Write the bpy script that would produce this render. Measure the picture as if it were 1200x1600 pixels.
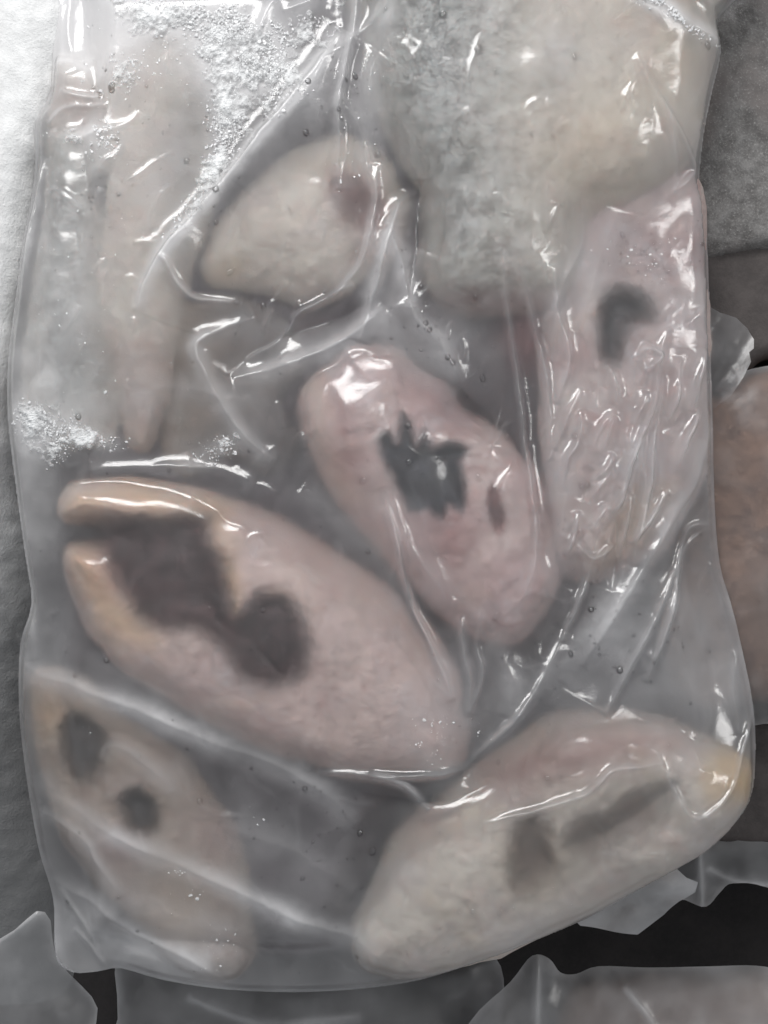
import bpy, math, random
import numpy as np
from mathutils import Vector
random.seed(7); rng = np.random.RandomState(7)
scene = bpy.context.scene
COL = scene.collection
for o in list(bpy.data.objects):
    bpy.data.objects.remove(o)

# ------------------------------------------------------------------ camera, world, lamps, exposure
S = 0.0003            # metres per plan unit (the plan is 1200 x 1600 units, seen from straight above)
ZREF = 0.035          # height of the upper side of the bag
D = 1.0               # camera height above that
def P(u, v, z=ZREF):
    k = (D - (z - ZREF)) / D
    return Vector(((u - 600) * S * k, (800 - v) * S * k, z))

cd = bpy.data.cameras.new('camera'); cam = bpy.data.objects.new('camera', cd); COL.objects.link(cam)
cam.location = (0, 0, ZREF + D); cam.rotation_euler = (0, 0, 0)
cd.sensor_fit = 'VERTICAL'; cd.angle = 2 * math.atan(800 * S / D)
cd.clip_start = 0.05; cd.clip_end = 50
scene.camera = cam

w = bpy.data.worlds.new('World'); scene.world = w; w.use_nodes = True
w.node_tree.nodes['Background'].inputs[0].default_value = (0.93, 0.96, 1.0, 1)
w.node_tree.nodes['Background'].inputs[1].default_value = 0.42

def area(name, loc, target, sx, sy, power, color):
    l = bpy.data.lights.new(name, 'AREA'); l.shape = 'RECTANGLE'; l.size = sx; l.size_y = sy
    l.energy = power; l.color = color
    o = bpy.data.objects.new(name, l); COL.objects.link(o); o.location = loc
    o.rotation_euler = (Vector(target) - Vector(loc)).to_track_quat('-Z', 'Y').to_euler()
    return o
area('ceiling_lamp', (-0.20, 0.56, 0.54), (-0.02, 0.06, 0.0), 0.52, 0.20, 4.8, (1.0, 0.99, 0.98))
area('side_lamp', (0.62, 0.22, 0.62), (0.05, 0.0, 0.0), 0.10, 0.30, 1.2, (1.0, 0.985, 0.97))
scene.view_settings.view_transform = 'Standard'; scene.view_settings.look = 'None'
scene.view_settings.exposure = 0.0; scene.view_settings.gamma = 1.0
scene.render.engine = 'CYCLES'
cy = scene.cycles
cy.max_bounces = 14; cy.transparent_max_bounces = 20; cy.transmission_bounces = 10; cy.diffuse_bounces = 4; cy.glossy_bounces = 4
cy.use_denoising = True; cy.sample_clamp_indirect = 4.0
cy.caustics_refractive = True; cy.caustics_reflective = False

# ------------------------------------------------------------------ plan grid and field helpers (numpy)
STEP = 2
U0, U1, V0, V1 = -60, 1260, -100, 1700
def grid(step, box=(U0, V0, U1, V1)):
    u = np.arange(box[0], box[2] + step, step, dtype=np.float64); v = np.arange(box[1], box[3] + step, step, dtype=np.float64)
    return np.meshgrid(u, v)

def catmull(pts, n=5, closed=True):
    p = np.array(pts, float); out = []; N = len(p)
    rngi = range(N) if closed else range(N - 1)
    for i in rngi:
        if closed: a, b, c, d = p[i - 1], p[i], p[(i + 1) % N], p[(i + 2) % N]
        else: a, b, c, d = p[max(i - 1, 0)], p[i], p[i + 1], p[min(i + 2, N - 1)]
        for k in range(n):
            t = k / n
            out.append(0.5 * ((2 * b) + (c - a) * t + (2 * a - 5 * b + 4 * c - d) * t * t + (3 * b - a - 3 * c + d) * t ** 3))
    if not closed: out.append(p[-1])
    return np.array(out)

def sdf(poly, U, V):
    """signed distance to a closed outline, positive inside"""
    d2 = np.full(U.shape, 1e18); inside = np.zeros(U.shape, bool); n = len(poly)
    for i in range(n):
        ax, ay = poly[i]; bx, by = poly[(i + 1) % n]
        ex, ey = bx - ax, by - ay; L = ex * ex + ey * ey + 1e-12
        wx, wy = U - ax, V - ay
        t = np.clip((wx * ex + wy * ey) / L, 0, 1)
        d2 = np.minimum(d2, (wx - ex * t) ** 2 + (wy - ey * t) ** 2)
        if ay != by:
            c = ((ay <= V) & (by > V)) | ((by <= V) & (ay > V))
            inside ^= c & (U < ax + (V - ay) / (by - ay) * ex)
    d = np.sqrt(d2)
    return np.where(inside, d, -d)

_lat = rng.rand(256, 256)
def vnoise(U, V, scale, seed=0):
    x = U / scale + seed * 17.31; y = V / scale + seed * 9.77
    xi = np.floor(x).astype(int); yi = np.floor(y).astype(int); fx = x - xi; fy = y - yi
    fx = fx * fx * fx * (fx * (fx * 6 - 15) + 10); fy = fy * fy * fy * (fy * (fy * 6 - 15) + 10)
    g = lambda i, j: _lat[(yi + j) & 255, (xi + i) & 255]
    return (g(0, 0) * (1 - fx) + g(1, 0) * fx) * (1 - fy) + (g(0, 1) * (1 - fx) + g(1, 1) * fx) * fy - 0.5
def fbm(U, V, scale, seed=0, octv=4, rough=0.5):
    r = 0; a = 1
    for k in range(octv):
        r = r + a * vnoise(U, V, scale / 2 ** k, seed + k * 3); a *= rough
    return r
def sstep(a, b, x):
    t = np.clip((x - a) / (b - a), 0, 1); return t * t * (3 - 2 * t)
def resize(A, shape):
    r = np.linspace(0, A.shape[0] - 1, shape[0]); c = np.linspace(0, A.shape[1] - 1, shape[1])
    r0 = np.minimum(r.astype(int), A.shape[0] - 2); c0 = np.minimum(c.astype(int), A.shape[1] - 2)
    fr = (r - r0)[:, None]; fc = (c - c0)[None, :]
    return (A[r0][:, c0] * (1 - fr) * (1 - fc) + A[r0 + 1][:, c0] * fr * (1 - fc) + A[r0][:, c0 + 1] * (1 - fr) * fc + A[r0 + 1][:, c0 + 1] * fr * fc)
def blur(A, n):
    for _ in range(n):
        B = np.pad(A, 1, mode='edge')
        A = (B[1:-1, 1:-1] * 4 + B[:-2, 1:-1] * 2 + B[2:, 1:-1] * 2 + B[1:-1, :-2] * 2 + B[1:-1, 2:] * 2 + B[:-2, :-2] + B[2:, 2:] + B[:-2, 2:] + B[2:, :-2]) / 16
    return A

# ------------------------------------------------------------------ mesh helpers
def make_mesh(name, co, faces, attrs=None, smooth=True):
    """co (n,3); faces (m,4) or (m,3)"""
    me = bpy.data.meshes.new(name); k = faces.shape[1]
    me.vertices.add(len(co)); me.vertices.foreach_set('co', np.ascontiguousarray(co, np.float32).ravel())
    me.loops.add(faces.size); me.loops.foreach_set('vertex_index', np.ascontiguousarray(faces, np.int32).ravel())
    me.polygons.add(len(faces)); me.polygons.foreach_set('loop_start', np.arange(0, faces.size, k, dtype=np.int32))
    me.polygons.foreach_set('loop_total', np.full(len(faces), k, np.int32))
    me.polygons.foreach_set('use_smooth', np.full(len(faces), smooth, bool))
    for a, val in (attrs or {}).items():
        at = me.attributes.new(a, 'FLOAT', 'POINT'); at.data.foreach_set('value', np.ascontiguousarray(val, np.float32))
    me.update(calc_edges=True); me.validate()
    return me
def link(name, me, mat, parent=None):
    o = bpy.data.objects.new(name, me); COL.objects.link(o)
    if mat: me.materials.append(mat)
    if parent: o.parent = parent
    return o
def empty(name, loc=(0, 0, 0)):
    o = bpy.data.objects.new(name, None); COL.objects.link(o); o.location = loc; o.empty_display_size = 0.02
    bpy.context.view_layer.update()
    return o
def part(name, me, mat, root, kind=None, label=None):
    o = link(name, me, mat, root); o.matrix_parent_inverse = root.matrix_world.inverted()
    if kind: o['kind'] = kind
    if label: o['label'] = label
    return o
def tag(o, label=None, cat=None, group=None, kind=None):
    for k, v in (('label', label), ('category', cat), ('group', group), ('kind', kind)):
        if v: o[k] = v
    return o

def to_world(U, V, Z, zs=ZREF):
    k = (D - (zs - ZREF)) / D
    return np.stack([(U - 600) * S * k, (800 - V) * S * k, Z], -1)

def body(outline, fn, step=3, zs=ZREF, closed=True, zb=None, splits=(), flat=None):
    """Solid over a plan outline. fn(U,V,d)->(top z, dict of masks). zb = underside z function of d.
    splits: list of (name, mask key) whose faces become meshes of their own. Returns dict name->(co, faces, attrs)"""
    b = outline.min(0) - 4 * step; e = outline.max(0) + 4 * step
    U, V = grid(step, (b[0], b[1], e[0], e[1]))
    d = sdf(outline, U, V)
    gy, gx = np.gradient(d, step)
    gl = np.sqrt(gx * gx + gy * gy) + 1e-9
    ins = d > 0
    cell = ins[:-1, :-1] | ins[1:, :-1] | ins[:-1, 1:] | ins[1:, 1:]
    used = np.zeros(U.shape, bool)
    used[:-1, :-1] |= cell; used[1:, :-1] |= cell; used[:-1, 1:] |= cell; used[1:, 1:] |= cell
    out = used & ~ins
    U = U.copy(); V = V.copy()
    U[out] -= (d * gx / gl)[out]; V[out] -= (d * gy / gl)[out]
    d = np.where(out, 0.0, d)
    Zt, masks = fn(U, V, d)
    idx = -np.ones(U.shape, int); n = used.sum(); idx[used] = np.arange(n)
    co = to_world(U[used], V[used], Zt[used], zs)
    q = np.stack([idx[1:, :-1], idx[1:, 1:], idx[:-1, 1:], idx[:-1, :-1]], -1)[cell]
    attrs = {k: np.broadcast_to(m, U.shape)[used] for k, m in masks.items()}
    res = {}
    left = np.ones(len(q), bool)
    for nm, key, thr in splits:
        sel = (attrs[key][q].mean(1) > thr) & left
        left &= ~sel
        if sel.sum() < 4: continue
        uq, inv = np.unique(q[sel], return_inverse=True)
        res[nm] = (co[uq], inv.reshape(-1, 4), {k: a[uq] for k, a in attrs.items()})
    top = q[left]
    if zb is not None:
        edge = out
        zbv = zb(U, V, d)
        bi = idx.copy(); newm = used & ~edge; bi[newm] = n + np.arange(newm.sum())
        cob = to_world(U[newm], V[newm], np.minimum(zbv[newm], Zt[newm] - 0.0002), zs)
        qb = np.stack([bi[:-1, :-1], bi[:-1, 1:], bi[1:, 1:], bi[1:, :-1]], -1)[cell]
        co = np.concatenate([co, cob]); top = np.concatenate([top, qb])
        attrs = {k: np.concatenate([a, np.broadcast_to(masks[k], U.shape)[newm] * 0]) for k, a in attrs.items()}
    uq, inv = np.unique(top, return_inverse=True)
    res['main'] = (co[uq], inv.reshape(-1, 4), {k: a[uq] for k, a in attrs.items()})
    return res

# ------------------------------------------------------------------ materials
def new_mat(name):
    m = bpy.data.materials.new(name); m.use_nodes = True; nt = m.node_tree; nt.nodes.clear()
    out = nt.nodes.new('ShaderNodeOutputMaterial')
    return m, nt, out
class NB:
    def __init__(s, nt): s.nt = nt
    def n(s, t, **kw):
        nd = s.nt.nodes.new(t)
        for k, v in kw.items():
            if k.startswith('i_'):
                key = k[2:]
                nd.inputs[int(key) if key.isdigit() else key.replace('_', ' ')].default_value = v
            else: setattr(nd, k, v)
        return nd
    def l(s, a, b): s.nt.links.new(a, b)
    def val(s, sock, x):
        if hasattr(x, 'is_output') or hasattr(x, 'links'): s.l(x, sock)
        else: sock.default_value = x
    def math(s, op, a, b=0.0, c=None, clamp=False):
        nd = s.n('ShaderNodeMath', operation=op, use_clamp=clamp); s.val(nd.inputs[0], a); s.val(nd.inputs[1], b)
        if c is not None: s.val(nd.inputs[2], c)
        return nd.outputs[0]
    def mix(s, f, a, b):
        nd = s.n('ShaderNodeMix', data_type='RGBA'); s.val(nd.inputs[0], f)
        for i, x in ((6, a), (7, b)):
            if isinstance(x, tuple): nd.inputs[i].default_value = (*x, 1)
            else: s.l(x, nd.inputs[i])
        return nd.outputs[2]
    def noise(s, scale, detail=4, rough=0.55, vec=None, dist=0.0):
        nd = s.n('ShaderNodeTexNoise'); nd.inputs['Scale'].default_value = scale; nd.inputs['Detail'].default_value = detail
        nd.inputs['Roughness'].default_value = rough; nd.inputs['Distortion'].default_value = dist
        s.l(vec if vec is not None else s.coord(), nd.inputs['Vector']); return nd.outputs['Fac']
    def coord(s):
        if not hasattr(s, '_c'): s._c = s.n('ShaderNodeNewGeometry').outputs['Position']
        return s._c
    def ramp(s, x, lo, hi):
        nd = s.n('ShaderNodeMapRange', interpolation_type='SMOOTHSTEP'); s.val(nd.inputs[0], x)
        nd.inputs[1].default_value = lo; nd.inputs[2].default_value = hi; return nd.outputs[0]
    def attr(s, name): return s.n('ShaderNodeAttribute', attribute_name=name).outputs['Fac']

def flesh_material(name, base, base2, cav=(0.03, 0.022, 0.026), skin=(0.25, 0.26, 0.26), blood=(0.26, 0.09, 0.085), fat=(0.60, 0.42, 0.24), frost=0.35, vein=0.5, sss=0.25):
    m, nt, out = new_mat(name); b = NB(nt)
    n1 = b.noise(28, 5, 0.6); n2 = b.noise(120, 5, 0.65); n3 = b.noise(700, 3, 0.7)
    c = b.mix(b.ramp(n1, 0.35, 0.65), base, base2)
    # muscle streaks
    mp = b.n('ShaderNodeMapping'); mp.inputs['Scale'].default_value = (260, 40, 60); mp.inputs['Rotation'].default_value = (0, 0, 0.5); b.l(b.coord(), mp.inputs[0])
    st = b.noise(1.0, 4, 0.6, mp.outputs[0], 0.6)
    c = b.mix(b.math('MULTIPLY', b.ramp(st, 0.52, 0.72), 0.28 * vein), c, tuple(x * 0.6 for x in base))
    c = b.mix(b.math('MULTIPLY', b.ramp(n2, 0.5, 0.75), 0.35), c, tuple(min(1, x * 1.25) for x in base))
    n5 = b.noise(55, 5, 0.62, None, 0.8); c = b.mix(b.math('MULTIPLY', b.ramp(n5, 0.50, 0.72), 0.75 * vein), c, tuple(x * y for x, y in zip(base2, (0.86, 0.60, 0.58))))
    n6 = b.noise(40, 4, 0.6, None, 0.5); c = b.mix(b.math('MULTIPLY', b.ramp(n6, 0.55, 0.75), 0.45), c, tuple(x * y for x, y in zip(base, (1.0, 0.90, 0.74))))
    n7 = b.ramp(b.math('ADD', b.math('MULTIPLY', b.noise(190, 6, 0.7), 0.6), b.math('MULTIPLY', b.noise(520, 3, 0.6), 0.4)), 0.36, 0.64); c = b.mix(b.math('MULTIPLY', b.math('SUBTRACT', 1.0, n7), 0.5), c, tuple(x * 0.62 for x in base2))
    fa = b.attr('fat'); c = b.mix(fa, c, fat)
    bl = b.math('MULTIPLY', b.attr('blood'), b.math('ADD', 0.55, n2), clamp=True); c = b.mix(bl, c, blood)
    sp = b.ramp(b.math('ADD', b.math('MULTIPLY', b.noise(110, 8, 0.72), 0.65), b.math('MULTIPLY', b.noise(650, 4, 0.7), 0.35)), 0.38, 0.62); sk = b.mix(sp, tuple(x * 0.34 for x in skin), tuple(min(1, x * 1.4) for x in skin))
    spk = b.ramp(b.noise(420, 3, 0.6), 0.60, 0.72); sk = b.mix(b.math('MULTIPLY', spk, 0.65), sk, tuple(x * 0.3 for x in skin))
    vo = b.n('ShaderNodeTexVoronoi'); vo.inputs['Scale'].default_value = 130; b.l(b.coord(), vo.inputs['Vector'])
    dots = b.math('MULTIPLY', b.math('SUBTRACT', 1.0, b.ramp(b.math('ADD', vo.outputs['Distance'], b.math('MULTIPLY', b.math('SUBTRACT', n2, 0.5), 0.5)), 0.10, 0.24)), b.ramp(n1, 0.42, 0.6))
    sk = b.mix(b.math('MULTIPLY', dots, 0.75), sk, tuple(x * 0.28 for x in skin))
    c = b.mix(b.attr('skin'), c, sk)
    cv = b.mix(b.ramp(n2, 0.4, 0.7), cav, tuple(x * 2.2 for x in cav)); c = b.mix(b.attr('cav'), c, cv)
    fr = b.math('MULTIPLY', b.ramp(b.math('ADD', n1, b.math('MULTIPLY', b.math('SUBTRACT', n3, 0.5), 0.5)), 0.5, 0.72), b.math('MULTIPLY', b.math('SUBTRACT', 1.0, b.attr('cav')), frost))
    c = b.mix(fr, c, (0.72, 0.72, 0.72))
    p = b.n('ShaderNodeBsdfPrincipled'); b.l(c, p.inputs['Base Color']); p.inputs['Roughness'].default_value = 0.55
    p.inputs['Subsurface Weight'].default_value = sss; p.inputs['Subsurface Radius'].default_value = (1, 0.5, 0.4); p.inputs['Subsurface Scale'].default_value = 0.006
    bp = b.n('ShaderNodeBump'); bp.inputs['Strength'].default_value = 0.8; bp.inputs['Distance'].default_value = 0.0016; b.l(b.math('ADD', n2, b.math('MULTIPLY', n3, 0.3)), bp.inputs['Height']); b.l(bp.outputs[0], p.inputs['Normal'])
    b.l(p.outputs[0], out.inputs[0]); return m

def film_material(name, haze=0.075, blur_share=0.9, rough=0.13, tint=(0.93, 0.935, 0.95), edge=0.45):
    """thin milky polythene: lets light through, softens what lies away from it, scatters a little white, glossy on top"""
    m, nt, out = new_mat(name); b = NB(nt)
    n1 = b.noise(35, 5, 0.6); n2 = b.noise(900, 4, 0.7); n3 = b.noise(220, 4, 0.6)
    bp = b.n('ShaderNodeBump'); bp.inputs['Strength'].default_value = 0.25; bp.inputs['Distance'].default_value = 0.0005
    b.l(b.math('ADD', n3, b.math('MULTIPLY', n2, 0.35)), bp.inputs['Height'])
    lw = b.n('ShaderNodeLayerWeight'); lw.inputs['Blend'].default_value = 0.35
    ang = b.math('POWER', lw.outputs['Facing'], 1.6)
    fr = b.attr('frost')
    h = b.math('ADD', haze, b.math('MULTIPLY', fr, b.math('ADD', 0.45, b.math('MULTIPLY', b.math('ADD', n1, b.math('MULTIPLY', n2, 0.6)), 0.7))))
    h = b.math('ADD', h, b.math('MULTIPLY', ang, edge))
    h = b.math('MULTIPLY', h, b.math('ADD', 0.35, b.math('MULTIPLY', n1, 1.3)))
    h = b.math('MULTIPLY', h, b.math('SUBTRACT', 1.0, b.math('MULTIPLY', b.attr('wet'), 0.35)))
    h = b.math('MINIMUM', b.math('MAXIMUM', h, 0.02), 0.93)
    tr = b.n('ShaderNodeBsdfTransparent'); tr.inputs[0].default_value = (*tint, 1)
    rf = b.n('ShaderNodeBsdfRefraction'); rf.inputs['IOR'].default_value = 1.22; rf.inputs['Roughness'].default_value = 0.62; b.l(bp.outputs[0], rf.inputs['Normal']); rf.inputs['Color'].default_value = (*tint, 1)
    s1 = b.n('ShaderNodeMixShader'); b.l(b.math('MULTIPLY', blur_share, b.math('SUBTRACT', 1.0, b.math('MULTIPLY', b.attr('wet'), 0.7))), s1.inputs[0]); b.l(tr.outputs[0], s1.inputs[1]); b.l(rf.outputs[0], s1.inputs[2])
    df = b.n('ShaderNodeBsdfDiffuse'); df.inputs[0].default_value = (0.86, 0.855, 0.865, 1); b.l(bp.outputs[0], df.inputs['Normal'])
    tl = b.n('ShaderNodeBsdfTranslucent'); tl.inputs[0].default_value = (0.86, 0.855, 0.865, 1)
    s2 = b.n('ShaderNodeMixShader'); s2.inputs[0].default_value = 0.35; b.l(df.outputs[0], s2.inputs[1]); b.l(tl.outputs[0], s2.inputs[2])
    s3 = b.n('ShaderNodeMixShader'); b.l(h, s3.inputs[0]); b.l(s1.outputs[0], s3.inputs[1]); b.l(s2.outputs[0], s3.inputs[2])
    gl = b.n('ShaderNodeBsdfGlossy'); gl.inputs['Roughness'].default_value = rough; b.l(bp.outputs[0], gl.inputs['Normal'])
    fz = b.n('ShaderNodeFresnel'); fz.inputs[0].default_value = 1.5; b.l(bp.outputs[0], fz.inputs['Normal'])
    geo = b.n('ShaderNodeNewGeometry')
    ff = b.math('MULTIPLY', b.math('MINIMUM', b.math('MULTIPLY', fz.outputs[0], 1.6), 0.6), b.math('SUBTRACT', 1.0, geo.outputs['Backfacing']))
    s4 = b.n('ShaderNodeMixShader'); b.l(ff, s4.inputs[0]); b.l(s3.outputs[0], s4.inputs[1]); b.l(gl.outputs[0], s4.inputs[2])
    b.l(s4.outputs[0], out.inputs[0]); return m

def rough_material(name, c1, c2, scale=60, rough=0.7, bump=0.002, speck=None, spec=0.4, c3=None, shade_grey=None):
    m, nt, out = new_mat(name); b = NB(nt)
    n1 = b.noise(scale, 6, 0.65); n2 = b.noise(scale * 9, 4, 0.7); n0 = b.noise(scale * 0.25, 3, 0.5)
    c = b.mix(b.ramp(b.math('ADD', b.math('MULTIPLY', n1, 0.7), b.math('MULTIPLY', n2, 0.3)), 0.36, 0.64), c1, c2)
    if c3: c = b.mix(b.ramp(n0, 0.45, 0.65), c, c3)
    if shade_grey:   # shade on the wall's lower end, put into the colour as grey
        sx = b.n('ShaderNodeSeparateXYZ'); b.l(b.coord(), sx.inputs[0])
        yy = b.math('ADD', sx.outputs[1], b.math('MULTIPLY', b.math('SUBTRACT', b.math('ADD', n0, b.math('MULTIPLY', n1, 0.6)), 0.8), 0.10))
        c = b.mix(b.math('SUBTRACT', 1.0, b.ramp(yy, -0.13, 0.06)), c, shade_grey)
    if speck: c = b.mix(b.math('MULTIPLY', b.ramp(n2, 0.55, 0.7), 0.7), c, speck)
    p = b.n('ShaderNodeBsdfPrincipled'); b.l(c, p.inputs['Base Color']); p.inputs['Roughness'].default_value = rough; p.inputs['Specular IOR Level'].default_value = spec
    bp = b.n('ShaderNodeBump'); bp.inputs['Strength'].default_value = 0.7; bp.inputs['Distance'].default_value = bump; b.l(b.math('ADD', n1, b.math('MULTIPLY', n2, 0.4)), bp.inputs['Height']); b.l(bp.outputs[0], p.inputs['Normal'])
    b.l(p.outputs[0], out.inputs[0]); return m

M = {}
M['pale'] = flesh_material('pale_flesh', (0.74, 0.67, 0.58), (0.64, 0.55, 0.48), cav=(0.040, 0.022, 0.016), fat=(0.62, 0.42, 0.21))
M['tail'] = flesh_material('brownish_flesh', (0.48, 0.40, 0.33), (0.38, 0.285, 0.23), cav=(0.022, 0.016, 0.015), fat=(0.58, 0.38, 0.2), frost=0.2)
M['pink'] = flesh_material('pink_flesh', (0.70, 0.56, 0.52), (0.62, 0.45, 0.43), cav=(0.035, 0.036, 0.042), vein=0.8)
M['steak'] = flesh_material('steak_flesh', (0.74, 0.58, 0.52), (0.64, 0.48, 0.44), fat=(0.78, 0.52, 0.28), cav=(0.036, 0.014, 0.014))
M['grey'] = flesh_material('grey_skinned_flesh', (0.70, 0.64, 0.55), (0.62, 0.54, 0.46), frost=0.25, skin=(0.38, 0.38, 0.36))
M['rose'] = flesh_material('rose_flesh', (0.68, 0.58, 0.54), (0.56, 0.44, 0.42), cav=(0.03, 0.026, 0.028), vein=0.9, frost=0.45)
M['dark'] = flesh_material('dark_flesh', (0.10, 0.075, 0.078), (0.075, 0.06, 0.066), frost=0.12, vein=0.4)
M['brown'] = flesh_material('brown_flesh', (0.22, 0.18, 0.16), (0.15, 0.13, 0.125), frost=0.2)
M['film'] = film_material('polythene_film')
M['backfilm'] = film_material('polythene_back', haze=0.045, blur_share=0.3)
M['oldfilm'] = film_material('neighbour_polythene', haze=0.09, blur_share=0.7, rough=0.28)
M['snow'] = rough_material('wall_frost', (0.66, 0.665, 0.665), (0.78, 0.785, 0.785), 90, 0.85, 0.0022, spec=0.2, shade_grey=(0.27, 0.27, 0.27))
M['dim'] = rough_material('dark_freezer_floor', (0.02, 0.018, 0.018), (0.035, 0.03, 0.03), 40, 0.7, 0.001)
M['purple'] = rough_material('dark_purple_ice', (0.028, 0.020, 0.024), (0.06, 0.045, 0.05), 25, 0.5, 0.001)
M['ice_bed'] = rough_material('bloody_ice', (0.038, 0.028, 0.034), (0.095, 0.077, 0.085), 50, 0.45, 0.0015, c3=(0.05, 0.03, 0.034))
M['frostpack'] = rough_material('frosted_packaging', (0.12, 0.115, 0.112), (0.24, 0.235, 0.23), 110, 0.85, 0.002, speck=(0.36, 0.35, 0.34), spec=0.2, c3=(0.18, 0.165, 0.16))
M['darkpack'] = rough_material('dark_frozen_packaging', (0.055, 0.047, 0.045), (0.085, 0.073, 0.07), 60, 0.6, 0.001)
M['redmeat'] = rough_material('red_brown_meat', (0.11, 0.052, 0.034), (0.31, 0.175, 0.115), 55, 0.55, 0.002, speck=(0.34, 0.25, 0.20), c3=(0.14, 0.085, 0.062))

# ice and drops
def ice_material():
    m, nt, out = new_mat('ice_crystal'); b = NB(nt)
    d = b.n('ShaderNodeBsdfDiffuse'); d.inputs[0].default_value = (0.94, 0.945, 0.95, 1)
    tl = b.n('ShaderNodeBsdfTranslucent'); tl.inputs[0].default_value = (0.95, 0.955, 0.96, 1)
    g = b.n('ShaderNodeBsdfGlossy'); g.inputs['Roughness'].default_value = 0.25
    tr = b.n('ShaderNodeBsdfTransparent')
    a = b.n('ShaderNodeMixShader'); a.inputs[0].default_value = 0.3; b.l(d.outputs[0], a.inputs[1]); b.l(tl.outputs[0], a.inputs[2])
    c = b.n('ShaderNodeMixShader'); c.inputs[0].default_value = 0.15; b.l(a.outputs[0], c.inputs[1]); b.l(tr.outputs[0], c.inputs[2])
    e = b.n('ShaderNodeMixShader'); e.inputs[0].default_value = 0.05; b.l(c.outputs[0], e.inputs[1]); b.l(g.outputs[0], e.inputs[2])
    b.l(e.outputs[0], out.inputs[0]); return m
def drop_material():
    m, nt, out = new_mat('water_drop'); b = NB(nt)
    g = b.n('ShaderNodeBsdfGlossy'); g.inputs['Roughness'].default_value = 0.08
    r0 = b.n('ShaderNodeBsdfTransparent'); r0.inputs[0].default_value = (0.97, 0.975, 0.98, 1)
    r1 = b.n('ShaderNodeBsdfRefraction'); r1.inputs['IOR'].default_value = 1.33; r1.inputs['Roughness'].default_value = 0.0
    r = b.n('ShaderNodeMixShader'); r.inputs[0].default_value = 0.22; b.l(r0.outputs[0], r.inputs[1]); b.l(r1.outputs[0], r.inputs[2])
    f = b.n('ShaderNodeFresnel'); f.inputs[0].default_value = 1.7
    s = b.n('ShaderNodeMixShader'); b.l(f.outputs[0], s.inputs[0]); b.l(r.outputs[0], s.inputs[1]); b.l(g.outputs[0], s.inputs[2])
    b.l(s.outputs[0], out.inputs[0]); return m
def crust_material():
    m, nt, out = new_mat('frost_crust'); b = NB(nt)
    d = b.n('ShaderNodeBsdfDiffuse'); d.inputs[0].default_value = (0.84, 0.85, 0.855, 1)
    g = b.n('ShaderNodeBsdfGlossy'); g.inputs['Roughness'].default_value = 0.35
    tr = b.n('ShaderNodeBsdfTransparent')
    e = b.n('ShaderNodeMixShader'); e.inputs[0].default_value = 0.05; b.l(d.outputs[0], e.inputs[1]); b.l(g.outputs[0], e.inputs[2])
    c = b.n('ShaderNodeMixShader'); b.l(b.math('ADD', 0.16, b.math('MULTIPLY', b.math('MULTIPLY', b.attr('thick'), b.math('ADD', 0.5, b.noise(900, 3, 0.6))), 0.68), None, True), c.inputs[0]); b.l(tr.outputs[0], c.inputs[1]); b.l(e.outputs[0], c.inputs[2])
    b.l(c.outputs[0], out.inputs[0]); return m
M['crust'] = crust_material(); M['ice'] = ice_material(); M['drop'] = drop_material()

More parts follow.
